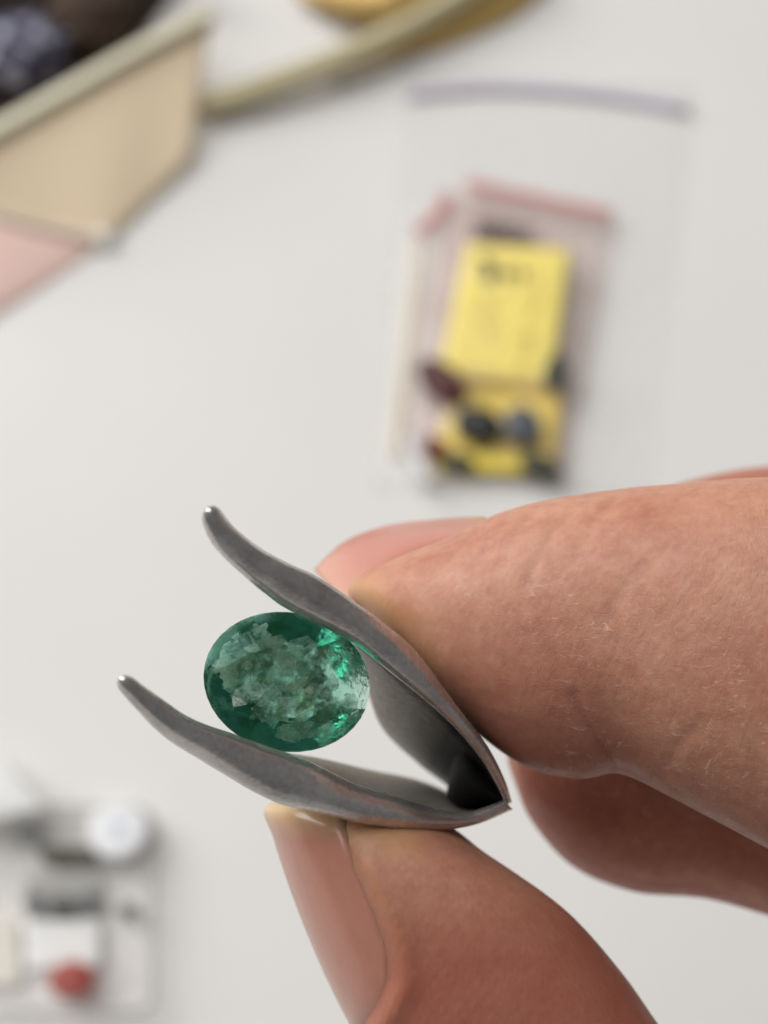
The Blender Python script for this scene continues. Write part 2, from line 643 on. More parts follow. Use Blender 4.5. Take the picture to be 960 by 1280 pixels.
def arm(name, ST, parent, s0):
    rings, strip = [], []
    N = 90
    for k in range(N + 1):
        s = cr(ST, k / N * (len(ST) - 1))
        O = P(s[0], s[1], s[4]); I = P(s[2], s[3], s[4]); Fi = P(s[5], s[6], s[7])
        cen = (O + I) / 2
        half = (O - I) / 2
        view = (cen - CAM).normalized()
        dep = view * min(1.3, half.length * 1.25)
        grow = max(0.04, math.sqrt(max(0.0, 1 - (1 - min(1, k / 3.0)) ** 2)))
        wob = 1 + 0.035 * noise.noise(cen * 0.7)
        rings.append([cen + half * (grow * wob * pa) + dep * (grow * pb) for pa, pb in PROF])
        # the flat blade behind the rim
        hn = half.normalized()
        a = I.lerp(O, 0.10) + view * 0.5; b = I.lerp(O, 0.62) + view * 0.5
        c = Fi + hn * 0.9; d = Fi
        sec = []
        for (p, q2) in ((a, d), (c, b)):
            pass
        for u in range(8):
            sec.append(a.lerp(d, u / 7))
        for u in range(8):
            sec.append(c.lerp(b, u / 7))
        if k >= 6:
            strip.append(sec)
    V, F = loft(rings)
    o = build(name, V, F, M_STEEL, parent)
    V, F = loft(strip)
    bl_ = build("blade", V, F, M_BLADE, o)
    at_ = bl_.data.attributes.new('joint_shade', 'FLOAT', 'POINT')
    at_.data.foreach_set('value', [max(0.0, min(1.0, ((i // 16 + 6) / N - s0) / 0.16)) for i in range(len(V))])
    return o


tw = empty("tweezers", P(615, 1010, 96))
tag(tw, "short grey steel tweezers with curved open arms, gripping the green stone", "tweezers")
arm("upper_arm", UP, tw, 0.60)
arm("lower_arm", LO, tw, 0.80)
# spring joint where both blades meet, coloured black for the shade inside
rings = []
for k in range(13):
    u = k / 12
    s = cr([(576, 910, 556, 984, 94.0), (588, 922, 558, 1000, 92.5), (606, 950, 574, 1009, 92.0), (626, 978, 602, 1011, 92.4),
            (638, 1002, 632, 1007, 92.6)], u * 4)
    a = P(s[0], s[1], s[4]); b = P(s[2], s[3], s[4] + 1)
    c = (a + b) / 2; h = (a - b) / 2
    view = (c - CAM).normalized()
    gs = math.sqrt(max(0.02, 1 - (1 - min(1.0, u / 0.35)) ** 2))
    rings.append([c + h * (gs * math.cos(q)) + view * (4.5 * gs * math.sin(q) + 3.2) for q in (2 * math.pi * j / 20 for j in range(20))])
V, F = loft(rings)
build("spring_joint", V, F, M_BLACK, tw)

# ------------------------------------------------------------------ the hand
RINGN = 44


def finger(ST, n=60, expo=0.92, tip=True):
    """ST: (ax, ay, bx, by, depth, half depth) opposite outline points of the finger"""
    rings = []
    for k in range(n + 1):
        s = cr(ST, k / n * (len(ST) - 1))
        a = P(s[0], s[1], s[4]); b = P(s[2], s[3], s[4])
        c = (a + b) / 2; h = (a - b) / 2
        view = (c - CAM).normalized()
        rings.append([c + h * math.copysign(abs(math.cos(q)) ** expo, math.cos(q)) +
                      view * (s[5] * math.copysign(abs(math.sin(q)) ** expo, math.sin(q)))
                      for q in (2 * math.pi * j / RINGN for j in range(RINGN))])
    return loft(rings)


def blob(c, r, stretch=(1, 1, 1)):
    bm = bmesh.new()
    bmesh.ops.create_uvsphere(bm, u_segments=24, v_segments=16, radius=1.0)
    V = [c + VR * (v.co.x * r * stretch[0]) + VU * (v.co.y * r * stretch[1]) + VF * (v.co.z * r * stretch[2]) for v in bm.verts]
    bm.verts.index_update()
    F = [tuple(v.index for v in f.verts) for f in bm.faces]
    bm.free()
    return V, F


INDEX = [(432, 738, 440, 752, 95.0, 1.2),
         (452, 718, 482, 790, 94.6, 4.2),
         (500, 696, 545, 868, 94.0, 6.0),
         (560, 672, 612, 930, 93.4, 7.0),
         (622, 642, 668, 962, 92.8, 7.6),
         (690, 625, 728, 972, 92.2, 8.0),
         (762, 614, 776, 966, 91.6, 8.2),
         (845, 606, 850, 1002, 90.6, 8.5),
         (960, 598, 965, 1062, 89.6, 9.0),
         (1110, 600, 1090, 1135, 89.0, 9.3),
         (1290, 640, 1240, 1190, 90.0, 9.5),
         (1480, 720, 1420, 1260, 93.0, 10.0),
         (1700, 800, 1660, 1340, 98.0, 11.0)]
MIDDLE = [(634, 950, 640, 968, 109.0, 1.5),
          (640, 905, 664, 1026, 109.0, 5.0),
          (688, 868, 716, 1083, 109.0, 7.0),
          (765, 835, 792, 1114, 108.5, 7.8),
          (850, 810, 878, 1122, 108.0, 8.0),
          (945, 790, 965, 1146, 107.5, 8.3),
          (1080, 770, 1080, 1190, 107.0, 8.8),
          (1300, 780, 1260, 1230, 106.0, 9.2),
          (1620, 860, 1560, 1330, 106.0, 10.0)]
RING = [(770, 690, 772, 705, 121.0, 1.5),
        (800, 632, 810, 760, 121.0, 6.0),
        (860, 601, 870, 800, 120.0, 7.2),
        (960, 583, 970, 830, 119.0, 8.0),
        (1100, 580, 1100, 860, 117.0, 8.5),
        (1350, 640, 1330, 930, 114.0, 9.0),
        (1600, 760, 1560, 1060, 112.0, 10.0)]
THUMB = [(425, 985, 445, 985, 93.5, 1.2),
         (336, 1004, 548, 1024, 93.3, 6.0),
         (344, 1052, 606, 1066, 93.0, 7.6),
         (372, 1134, 698, 1130, 92.8, 8.6),
         (406, 1216, 768, 1206, 92.6, 9.0),
         (440, 1284, 824, 1282, 92.4, 9.2),
         (498, 1390, 900, 1390, 92.4, 9.4),
         (600, 1530, 1020, 1480, 93.0, 10.0),
         (800, 1680, 1180, 1500, 94.5, 11.0),
         (1100, 1790, 1380, 1490, 97.0, 13.0),
         (1450, 1850, 1640, 1450, 101.0, 14.0)]
hv, hf = merge(finger(INDEX, 90), finger(MIDDLE, 60), finger(RING, 50), finger(THUMB, 80),
               blob(P(1640, 1180, 102), 21, (1.0, 1.15, 0.8)), blob(P(1850, 1300, 104), 23, (1.25, 1.0, 0.75)),
               blob(P(1600, 1500, 101), 16, (1.2, 1.0, 0.9)), blob(P(2250, 1330, 106), 21, (1.4, 0.95, 0.75)),
               blob(P(2700, 1350, 108), 20, (1.6, 0.9, 0.75)))
me = bpy.data.meshes.new("hand_raw")
me.from_pydata([tuple(v) for v in hv], [], hf)
me.update()
raw = bpy.data.objects.new("hand_raw", me)
scene.collection.objects.link(raw)
rm = raw.modifiers.new("remesh", 'REMESH')
rm.mode = 'VOXEL'
rm.voxel_size = 0.32
sm = raw.modifiers.new("smooth", 'SMOOTH')
sm.factor = 0.5
sm.iterations = 6
dg = bpy.context.evaluated_depsgraph_get()
ev = bpy.data.meshes.new_from_object(raw.evaluated_get(dg))
bpy.data.objects.remove(raw)

GROOVE = [(428, 1000), (432, 1036), (446, 1085), (470, 1140), (488, 1190), (490, 1226), (476, 1258), (446, 1296), (400, 1350)]


def groove_x(y):
    for (ax, ay), (bx, by) in zip(GROOVE, GROOVE[1:]):
        if y <= by:
            return ax + (bx - ax) * (y - ay) / (by - ay)
    return GROOVE[-1][0]


# creases pressed into the skin: polylines in the picture, on the surface facing the lens
CREASE = [([(776, 968), (752, 936), (728, 900), (716, 868)], 0.20, 6.0),
          ([(640, 640), (618, 668), (598, 704)], 0.10, 6.0),
          ([(672, 634), (648, 664), (622, 712)], 0.12, 7.0),
          ([(715, 640), (690, 668), (668, 705), (660, 730)], 0.16, 7.0),
          ([(770, 622), (740, 660), (716, 700)], 0.14, 8.0),
          ([(815, 700), (780, 735), (762, 770)], 0.12, 9.0),
          ([(880, 905), (850, 930), (830, 965)], 0.12, 9.0),
          ]
RIDGE = [([(462, 1085), (488, 1140), (506, 1190), (508, 1230), (492, 1266), (462, 1306)], 0.26, 15.0)]


def seg_dist(x, y, line):
    best = 1e9
    for (ax, ay), (bx, by) in zip(line, line[1:]):
        dx, dy = bx - ax, by - ay
        f = max(0.0, min(1.0, ((x - ax) * dx + (y - ay) * dy) / (dx * dx + dy * dy)))
        q = math.hypot(x - ax - dx * f, y - ay - dy * f)
        best = min(best, q)
    return best


boxes = []
for sign, group in ((-1, CREASE), (1, RIDGE)):
    for line, dep, sig in group:
        xs = [p[0] for p in line]; ys = [p[1] for p in line]
        boxes.append((min(xs) - 3 * sig, max(xs) + 3 * sig, min(ys) - 3 * sig, max(ys) + 3 * sig, line, sign * dep, sig))
blanch, flush_shade, dry = [], [], []
newco = []
PRESS_I = [(450, 740), (480, 768), (520, 812), (560, 866)]
PRESS_T = [(332, 1008), (380, 1022), (440, 1036), (500, 1044)]
for v in ev.vertices:
    co = v.co.copy()
    x, y, d = to_px(co)
    nf = -v.normal.dot((co - CAM).normalized())
    off = 0.0
    if d < 96 and nf > 0.0:
        for (x0, x1, y0, y1, line, dep, sig) in boxes:
            if x0 < x < x1 and y0 < y < y1:
                off += (dep if sig > 10 or dep < -0.19 else dep * 0.6) * math.exp(-(seg_dist(x, y, line) / sig) ** 2) * min(1, nf * 3)
    if d < 104 and y > 1000 and x < 900:
        # the nail bed lies a little below the flesh beside it
        off -= 0.38 / (1 + math.exp((x - groove_x(y)) / 6.0)) * (1.0 if y < 1300 else max(0.0, 1 - (y - 1300) / 40))
    # soft unevenness of flesh
    off += 0.08 * noise.noise(co * 0.2) + 0.02 * noise.noise(co * 0.6)
    newco.append(co + v.normal * off)
    bl = fl = dr = 0.0
    if d < 104:
        if 380 < x < 700 and 640 < y < 960:
            q = seg_dist(x, y, PRESS_I)
            bl = 0.6 * math.exp(-(q / 26.0) ** 2) * max(0.0, min(1.0, (880 - y) / 120.0))
        if 300 < x < 620 and 980 < y < 1140:
            q = seg_dist(x, y, PRESS_T)
            bl = max(bl, 0.6 * math.exp(-(q / 34.0) ** 2))
        if 1030 < y < 1300 and x < 560:
            bl = max(bl, 0.30 * math.exp(-((x - groove_x(y) - 14) / 12.0) ** 2))
        if y > 1030 and x < 1000 and x < 640 + (y - 1030) * 1.2:
            fl = 0.62 * min(1.0, max(0.0, (y - 1050) / 150.0))
        elif x > 560:
            fl = 0.5 * max(0.0, min(1.0, (y - 780) / 200.0)) * max(0.0, min(1.0, (820 - x) / 120.0))
        if x > 540 and y < 1060:
            dr = min(1.0, (x - 540) / 160.0) * min(1.0, max(0.0, (y - 660) / 120.0) + max(0, (x - 820) / 120.0))
    else:
        fl = 0.55  # far fingers darkened in colour as if shaded
    blanch.append(bl); flush_shade.append(fl); dry.append(dr)
V = newco
F = [tuple(p.vertices) for p in ev.polygons]
horig = P(1300, 1200, 100)
hand = build("hand", V, F, M_SKIN, origin=horig)
for nm, vals in (("blanch", blanch), ("flush_shade", flush_shade), ("dry", dry)):
    a = hand.data.attributes.new(nm, 'FLOAT', 'POINT')
    a.data.foreach_set('value', vals)
tag(hand, "bare hand squeezing the steel tweezers between index finger and thumb", "hand")
print("hand verts", len(V))


def nail(name, A, B, nu, nv, mat, thick, bulge, free_fn, label):
    V, F = sheet(A, B, nu, nv, thick, bulge)
    o = build(name, V, F, mat, hand)
    at = o.data.attributes.new('free', 'FLOAT', 'POINT')
    at.data.foreach_set('value', [free_fn(i) for i in range(len(V))])
    o['label'] = label
    return o


# thumb nail: from the groove (facing the lens) round the left outline to the far side
def thumb_ring(t, q, grow=1.0):
    s = cr(THUMB, t)
    a = P(s[0], s[1], s[4]); b = P(s[2], s[3], s[4])
    c = (a + b) / 2; h = (a - b) / 2
    view = (c - CAM).normalized()
    return c + h * (grow * math.cos(q)) + view * (grow * s[5] * math.sin(q))


NU, NV = 26, 34
V = []
free = []
for side in (0, 1):
    for j in range(NV + 1):
        f = j / NV
        tt = 0.95 + f * 4.6
        # near edge of the nail lies in the groove: find its angle on this ring
        lo_, hi_ = -1.5, 0.0
        for _ in range(24):
            mid = (lo_ + hi_) / 2
            x, y, d = to_px(thumb_ring(tt, mid))
            if x > groove_x(y):
                lo_ = mid
            else:
                hi_ = mid
        qn = lo_
        qf = min(1.25, abs(qn) + 0.25)
        for i in range(NU + 1):
            u = i / NU
            q = qn + (qf - qn) * u
            edge = min(1.0, u * 7) * min(1.0, (1 - u) * 7)
            V.append(thumb_ring(tt, q, 1.0 - 0.022 + 0.026 * math.sin(edge * math.pi / 2) - side * 0.05))
            free.append(1 - f * 4.6)
W = NU + 1
OFF = W * (NV + 1)
F = []
for j in range(NV):
    for i in range(NU):
        a = j * W + i
        F.append((a, a + 1, a + W + 1, a + W)); F.append((OFF + a, OFF + a + W, OFF + a + W + 1, OFF + a + 1))
for i in range(NU):
    F.append((i, OFF + i, OFF + i + 1, i + 1)); a = NV * W + i; F.append((a, a + 1, OFF + a + 1, OFF + a))
for j in range(NV):
    a = j * W; F.append((a, a + W, OFF + a + W, OFF + a)); a = j * W + NU; F.append((a, OFF + a, OFF + a + W, a + W))
tn = build("thumbnail", V, F, M_NAIL_T, hand)
at = tn.data.attributes.new('free', 'FLOAT', 'POINT')
at.data.foreach_set('value', free)
tn['label'] = "glossy thumbnail with yellowish free edge under the lower arm"

# index nail, seen edge-on behind the fingertip
A = [P(436, 762, 93.5), P(466, 728, 92.8), P(515, 696, 92.6), P(570, 674, 92.8), P(622, 654, 93.2)]
B = [P(392, 712, 101.0), P(428, 678, 101.0), P(478, 658, 101.0), P(545, 650, 101.0), P(604, 646, 101.0)]
nail("index_fingernail", A, B, 24, 12, M_NAIL_I, 0.5, 0.5, lambda i: 1 - (i % 25) / 24 * 1.5,
     "pink index fingernail seen edge-on behind the fingertip")

# ------------------------------------------------------------------ background: zip bags with stones
M_BAG = film_mat("clear_film", (0.998, 0.998, 0.998, 1), 0.05, (0.99, 0.985, 0.98, 1), 0.25, 0.6)
M_PINKBAG = film_mat("pinkish_film", (0.992, 0.975, 0.97, 1), 0.20, srgb(240, 222, 217), 0.2)
M_PURPLE = simple_mat("purple_zip", srgb(196, 186, 204), 0.4)
M_RED = simple_mat("red_zip", srgb(204, 120, 118), 0.4)
M_YELLOW = simple_mat("yellow_paper", srgb(243, 222, 122), 0.8, var=0.05)
M_YELLOW2 = simple_mat("pale_yellow_paper", srgb(248, 222, 92), 0.8, var=0.06)
M_CREAM = simple_mat("cream_paper", srgb(222, 206, 182), 0.8, var=0.05)
M_INK = simple_mat("ink", srgb(58, 58, 48), 0.7)
M_FAINT = simple_mat("faint_ink", srgb(196, 172, 92), 0.8)
M_GREYINK = simple_mat("grey_ink", srgb(96, 84, 82), 0.7)


def gem_mat(name, col, rough=0.12, spec=0.6):
    t = NT(name)
    c = t.mix(t.noise(500.0, 3.0), tuple(v * 0.6 for v in col[:3]) + (1,), col)
    t.princ(Base_Color=c, Roughness=rough, Specular_IOR_Level=spec, Transmission_Weight=0.15)
    return t.m


M_GDARKRED = gem_mat("dark_red_gem", srgb(92, 40, 36), 0.35, 0.3)
M_GBLACK = gem_mat("black_gem", srgb(40, 42, 40), 0.35, 0.3)
M_GGREY = gem_mat("grey_gem", srgb(104, 108, 114), 0.35, 0.35)
M_GGREEN = gem_mat("dark_green_gem", srgb(62, 70, 54), 0.35, 0.3)
M_GRED = gem_mat("red_gem", srgb(190, 58, 30), 0.4, 0.3)
M_GRUST = gem_mat("rust_gem", srgb(138, 66, 44))
M_GBLUE = gem_mat("blue_grey_gem", srgb(112, 124, 132))


def poly(pts, z0, sub=6):
    """four px corners on the plane z -> bilinear grid function"""
    c = [T(x, y, z0) for x, y in pts]
    return lambda u, v: (c[0].lerp(c[1], u)).lerp(c[3].lerp(c[2], u), v)


def film_bag(name, corners, hfun, mat, parent, nu=26, nv=34, z0=0.4):
    """closed flat bag: wrinkled top film and flat bottom film"""
    g = poly(corners, z0)
    V = []
    for side in (0, 1):
        for j in range(nv + 1):
            for i in range(nu + 1):
                p = g(i / nu, j / nv)
                e = min(1.0, 6 * min(i / nu, 1 - i / nu, j / nv, 1 - j / nv))
                V.append(p + Vector((0, 0, hfun(p, i / nu, j / nv) * e + 0.15 if side == 0 else 0.0)))
    W = nu + 1
    OFF = W * (nv + 1)
    F = []
    for j in range(nv):
        for i in range(nu):
            a = j * W + i
            F.append((a, a + 1, a + W + 1, a + W)); F.append((OFF + a, OFF + a + W, OFF + a + W + 1, OFF + a + 1))
    for i in range(nu):
        F.append((i, OFF + i, OFF + i + 1, i + 1)); a = nv * W + i; F.append((a, a + 1, OFF + a + 1, OFF + a))
    for j in range(nv):
        a = j * W; F.append((a, a + W, OFF + a + W, OFF + a)); a = j * W + nu; F.append((a, OFF + a, OFF + a + W, a + W))
    return build(name, V, F, mat, parent)


def card(name, corners, z, mat, parent=None, th=0.35, n=6, curl=0.0):
    g = poly(corners, z)
    A = [g(i / n, 0) for i in range(n + 1)]; B = [g(i / n, 1) for i in range(n + 1)]
    V, F = sheet(B, A, n * 2, n * 2, th, curl)
    return build(name, V, F, mat, parent)


def strip_px(name, pts, z, half_mm, mat, parent, flat=0.35):
    path = []
    q = [tuple(T(x, y, z)) for x, y in pts]
    N = 28
    for k in range(N + 1):
        path.append(Vector(cr(q, k / N * (len(q) - 1))))
    V, F = tube(path, half_mm, 12, flat)
    return build(name, V, F, mat, parent)


def scribble(name, strokes, z, mat, parent, half=0.45):
    vf = []
    for s in strokes:
        q = [tuple(T(x, y, z)) for x, y in s]
        N = 6 * (len(q) - 1)
        path = [Vector(cr(q, k / N * (len(q) - 1))) for k in range(N + 1)]
        vf.append(tube(path, half, 6, 0.25))
    V, F = merge(*vf)
    return build(name, V, F, mat, parent)


def loose_gem(x, y, wpx, hpx, ang, z, mat, label, cat="gemstone", group="loose stones in the zip bag", name="loose_gemstone"):
    """small faceted stone lying on its pavilion side; sizes in px of the picture"""
    c = T(x, y, z)
    d = (c - CAM).dot(VF)
    a, b = wpx / 2 / KPX * d, hpx / 2 / KPX * d
    cr_, pv = 0.32 * min(a, b), 0.75 * min(a, b)
    V, F = hull(gem_points(a, b, cr_, pv, n=8, gn=16, gh=0.3))
    R = Matrix.Rotation(math.radians(ang), 3, 'Z') @ Matrix.Rotation(math.radians(8), 3, 'X')
    V = [R @ v for v in V]
    zm = min(v.z for v in V)
    V = [v + Vector((c.x, c.y, z - zm)) for v in V]
    o = build(name, V, F, mat, smooth=False)
    return tag(o, label, cat, group)


bag = empty("zip_bag", T(655, 360))
tag(bag, "large clear zip bag with pale purple closure strip, lying flat on the table", "zip bag")


def h_big(p, u, v):
    return 5.2 * math.exp(-((u - 0.30) / 0.30) ** 2 - ((v - 0.66) / 0.32) ** 4) + 3.0 * (0.5 - abs(noise.noise(p * 0.045))) ** 2 * 4 * abs(noise.noise(p * 0.02)) + \
        1.8 * noise.noise(p * 0.13 + Vector((0, 5, 0)))


film_bag("film", [(506, 92), (866, 112), (812, 622), (468, 612)], h_big, M_BAG, bag)
strip_px("zip_strip", [(508, 117), (590, 109), (670, 110), (770, 120), (860, 136)], 1.6, 1.3, M_PURPLE, bag)

# the lower small bag, turned, only its red closure and left side show
b2 = empty("small_zip_bag", T(560, 440))
tag(b2, "small clear bag underneath, turned left, with a short red closure end showing", "zip bag", "small bags inside the large bag")
film_bag("film", [(548, 236), (700, 300), (640, 588), (498, 560)], lambda p, u, v: 1.2 + 0.8 * noise.noise(p * 0.1), M_PINKBAG, b2, 16, 20, 0.8)
strip_px("zip_strip", [(520, 290), (540, 274), (562, 246)], 2.4, 1.1, M_RED, b2)
card("label", [(566, 482), (704, 478), (694, 592), (540, 588)], 3.4, M_YELLOW2, b2, 0.3)
strip_px("side_fold", [(522, 300), (512, 400), (500, 500), (494, 570)], 2.0, 0.9, M_CREAM, b2)

b1 = empty("small_zip_bag", T(640, 430))
tag(b1, "small pinkish clear bag on top, with red closure and large yellow label", "zip bag", "small bags inside the large bag")
film_bag("film", [(580, 222), (770, 262), (706, 606), (528, 580)],
         lambda p, u, v: 2.6 + 1.0 * noise.noise(p * 0.09) + 1.0 * (v > 0.7), M_PINKBAG, b1, 18, 24, 2.2)
strip_px("zip_strip", [(584, 228), (630, 240), (680, 250), (720, 259), (762, 266)], 4.6, 1.05, M_RED, b1)
lab = card("yellow_label", [(584, 304), (714, 312), (690, 486), (548, 470)], 5.6, M_YELLOW, b1, 0.3)
scribble("handwriting", [[(600, 327), (607, 322), (612, 334), (604, 345), (613, 350), (620, 338)], [(602, 340), (620, 336)], [(606, 326), (616, 348)],
                         [(628, 336), (634, 346), (640, 336)], [(646, 338), (654, 340), (650, 350)]], 6.0, M_INK, lab, 0.5)
scribble("faint_handwriting", [[(606, 372), (614, 380), (606, 390)], [(602, 402), (612, 412), (604, 420)], [(668, 336), (672, 372), (660, 396)],
                               [(662, 410), (658, 440), (648, 466)], [(650, 420), (670, 424)]], 6.0, M_FAINT, lab, 0.3)
scribble("printed_mark", [[(596, 276), (604, 284), (598, 296), (592, 290)], [(612, 278), (620, 286), (614, 298), (608, 288), (612, 278)],
                          [(628, 280), (636, 290), (630, 300), (624, 290), (628, 280)], [(642, 284), (652, 290), (644, 300)],
                          [(660, 286), (654, 300), (666, 298)]], 6.2, M_GREYINK, b1, 1.0)

loose_gem(551, 486, 80, 46, -48, 4.0, M_GDARKRED, "long dark red stone at the lower left corner of the yellow label")
loose_gem(597, 541, 62, 50, -8, 4.2, M_GBLACK, "black oval stone under the yellow label, left of the grey one")
loose_gem(652, 541, 50, 54, 20, 4.2, M_GGREY, "round bluish grey stone under the yellow label, right of the black one")
loose_gem(693, 472, 30, 54, -12, 4.2, M_GGREEN, "narrow dark green stone at the lower right corner of the yellow label")
loose_gem(543, 566, 32, 34, 40, 3.0, M_GRUST, "small rusty red stone at the bottom left of the bag")
loose_gem(570, 582, 48, 26, -10, 2.6, M_GGREEN, "flat dark stone at the bottom edge of the bag, beside the rusty one")
loose_gem(674, 588, 54, 30, -20, 2.6, M_GGREEN, "dark greenish stone at the bottom right corner of the small bags")

strip_px("film_glare_curl", [(514, 546), (518, 566), (526, 586), (538, 600)], 4.0, 2.2, film_mat("white_glare_fold", (0.97, 0.97, 0.97, 1), 0.5, (0.95, 0.95, 0.96, 1), 0.15, 3.0), bag, 0.8)  # milky white curl stands in for glare on the film

# ------------------------------------------------------------------ background: clear box at the lower left
M_BOX = film_mat("clear_box_plastic", (0.995, 0.992, 0.99, 1), 0.06, (0.95, 0.94, 0.93, 1), 0.1, 0.5)
M_WHITE = simple_mat("white_paper", srgb(236, 235, 233), 0.7, var=0.03)
M_DISC = simple_mat("white_plastic", srgb(240, 241, 243), 0.4, var=0.02)
M_BLUEDOT = simple_mat("bluish_print", srgb(196, 202, 214), 0.6)
M_OLIVE = simple_mat("olive_foam", srgb(74, 70, 52), 0.8)
M_GREYFOAM = simple_mat("grey_foam", srgb(170, 168, 164), 0.9)
M_BEIGE = simple_mat("beige_card", srgb(218, 212, 200), 0.8)

box = empty("clear_case", T(90, 1140))
tag(box, "clear plastic case with rounded corners at the lower left, holding small stones", "case")


def rounded(x0, y0, x1, y1, r, n=6):
    p = []
    for cx, cy, a0 in ((x1 - r, y0 + r, -90), (x1 - r, y1 - r, 0), (x0 + r, y1 - r, 90), (x0 + r, y0 + r, 180)):
        for k in range(n + 1):
            q = math.radians(a0 + 90 * k / n)
            p.append((cx + r * math.cos(q), cy + r * math.sin(q)))
    return p


def case_ring(z, grow):
    return [T(x, y, z) for x, y in rounded(-210 - grow, 1012 - grow, 190 + grow, 1264 + grow, 22)]


outer = [case_ring(z, g) for z, g in ((0.2, -3), (0.8, 0), (3.6, 1), (4.0, 4), (4.6, 4))]
inner = [case_ring(z, g) for z, g in ((4.6, 0), (4.0, -2), (1.2, -5))]
V, F = loft(outer + inner)
build("tray", V, F, M_BOX, box)
rim = [T(x, y, 4.7) for x, y in rounded(-212, 1010, 192, 1266, 22)]
V, F = tube(rim + rim[:1], 0.55, 8, 1.0)
build("rim", V, F, film_mat("rim_plastic", (0.93, 0.925, 0.92, 1), 0.35, (0.55, 0.54, 0.53, 1), 0.1), box)
lidr = [[T(x, y, z) for x, y in rounded(-208, 1014, 188, 1262, 20)] for z in (5.6, 6.0)]
V, F = loft(lidr)
build("lid", V, F, film_mat("hazy_lid", (0.999, 0.998, 0.997, 1), 0.025, (0.97, 0.965, 0.96, 1), 0.2, 0.5), box)
strip_px("divider", [(-200, 1092), (0, 1088), (100, 1088), (186, 1088)], 2.4, 0.5, M_BOX, box, 2.0)


def disc(name, x, y, rpx, z, h, mat, parent=None):
    c = T(x, y, z)
    r = rpx / KPX * (c - CAM).dot(VF)
    prof = [(0.0, 0), (0.94, 0), (1.0, 0.12), (1.0, 0.85), (0.95, 0.97), (0.80, 1.0), (0.5, 1.0), (0.0, 1.0)]
    rings = [[c + Vector((r * max(a, 0.001) * math.cos(q), r * max(a, 0.001) * math.sin(q), h * b)) for q in (2 * math.pi * j / 32 for j in range(32))] for a, b in prof]
    V, F = loft(rings)
    return build(name, V, F, mat, parent)


dr_ = empty("round_gem_jar", T(150, 1042, 1.6))
tag(dr_, "round white lidded jar with a bluish dot in the clear case", "jar")
disc("lid", 150, 1042, 37, 1.6, 3.4, M_DISC, dr_)
disc("lid_mark", 148, 1037, 9, 5.05, 0.25, M_BLUEDOT, dr_)


def block(name, corners, z, h, mat, label, cat, group=None):
    V, F = [], []
    lo = [T(x, y, z) for x, y in corners]
    hi = [p + Vector((0, 0, h)) for p in lo]
    cc = sum(hi, Vector()) / len(hi)
    ins = [p.lerp(cc, 0.06) for p in hi]
    mid = [p + Vector((0, 0, h * 0.85)) for p in lo]
    V, F = loft([lo, mid, ins])
    o = build(name, V, F, mat, smooth=False)
    return tag(o, label, cat, group)


block("olive_bar", [(52, 1060), (122, 1062), (124, 1080), (54, 1080)], 1.6, 2.0, M_OLIVE, "dark olive bar lying beside the round white jar", "bar")
loose_gem(38, 1045, 34, 22, 5, 1.6, M_GBLUE, "small blue grey stone above the olive bar in the clear case", group="stones in the clear case")
block("stone_tray", [(32, 1100), (126, 1094), (130, 1140), (36, 1146)], 1.6, 1.0, M_GREYFOAM, "grey foam strip carrying a row of three dark stones", "foam strip")
for x, y, w, lab_ in ((44, 1130, 26, "left"), (80, 1134, 28, "middle"), (110, 1128, 22, "right")):
    loose_gem(x, y, w, 22, 0, 2.7, M_GGREY if lab_ != "middle" else M_GBLACK,
              "%s dark grey stone of the row of three on the grey foam strip" % lab_, group="stones in the clear case")
loose_gem(162, 1140, 24, 20, 0, 1.6, M_GGREY, "lone small grey stone near the right side of the clear case", group="stones in the clear case")
cd = card("paper_label", [(30, 1152), (126, 1150), (126, 1208), (32, 1212)], 2.4, M_WHITE)
tag(cd, "white paper label between the grey foam strip and the red stone", "label")
block("beige_card", [(-40, 1150), (24, 1150), (26, 1232), (-40, 1234)], 1.6, 0.5, M_BEIGE, "beige card at the left edge, beside the white label", "card")
loose_gem(93, 1228, 60, 46, 0, 1.6, M_GRED, "bright red stone at the bottom of the clear case", group="stones in the clear case")
wp = card("folded_paper", [(-60, 915), (6, 945), (58, 1012), (-60, 1042)], 8.5, M_WHITE, th=0.4, curl=1.2)
tag(wp, "white folded paper at the left edge, over the top of the clear case", "paper")

# ------------------------------------------------------------------ background: open zip pouch at the upper left
M_BEIGEFAB = simple_mat("beige_fabric", srgb(246, 224, 192), 0.85, var=0.04, scale=900.0)
M_PINKFAB = simple_mat("pink_fabric", srgb(248, 212, 200), 0.85, var=0.04, scale=900.0)
M_SEAM = simple_mat("seam_tape", srgb(226, 212, 192), 0.6, var=0.05)
M_TAPE = simple_mat("khaki_tape", srgb(166, 153, 116), 0.8, var=0.08)
M_TEETH = simple_mat("cream_teeth", srgb(244, 238, 212), 0.4, var=0.04)
M_DARK = simple_mat("dark_lining", srgb(52, 42, 32), 0.9)
t = NT("plum_plaid")
w1 = t.n('TexWave'); w1.inputs['Scale'].default_value = 48.0; w1.inputs['Distortion'].default_value = 2.0
t.link(t.mapped((1, 1, 1), (0.3, 0.2, 0.6)), w1.inputs['Vector'])
w2 = t.n('TexWave'); w2.inputs['Scale'].default_value = 48.0; w2.inputs['Distortion'].default_value = 2.0
t.link(t.mapped((1, 1, 1), (0.3, 0.2, 2.17)), w2.inputs['Vector'])
c = t.mix(1.0, t.ramp(w1.outputs['Fac'], [(0.35, srgb(84, 80, 100)), (0.7, srgb(176, 178, 192))]),
          t.ramp(w2.outputs['Fac'], [(0.3, (0.25, 0.22, 0.3)), (0.7, (1, 1, 1))]), 'MULTIPLY')
t.princ(Base_Color=c, Roughness=0.75)
M_PLUM = t.m
M_BROWN = simple_mat("brown_cloth", srgb(70, 54, 42), 0.9, var=0.3, scale=90.0)
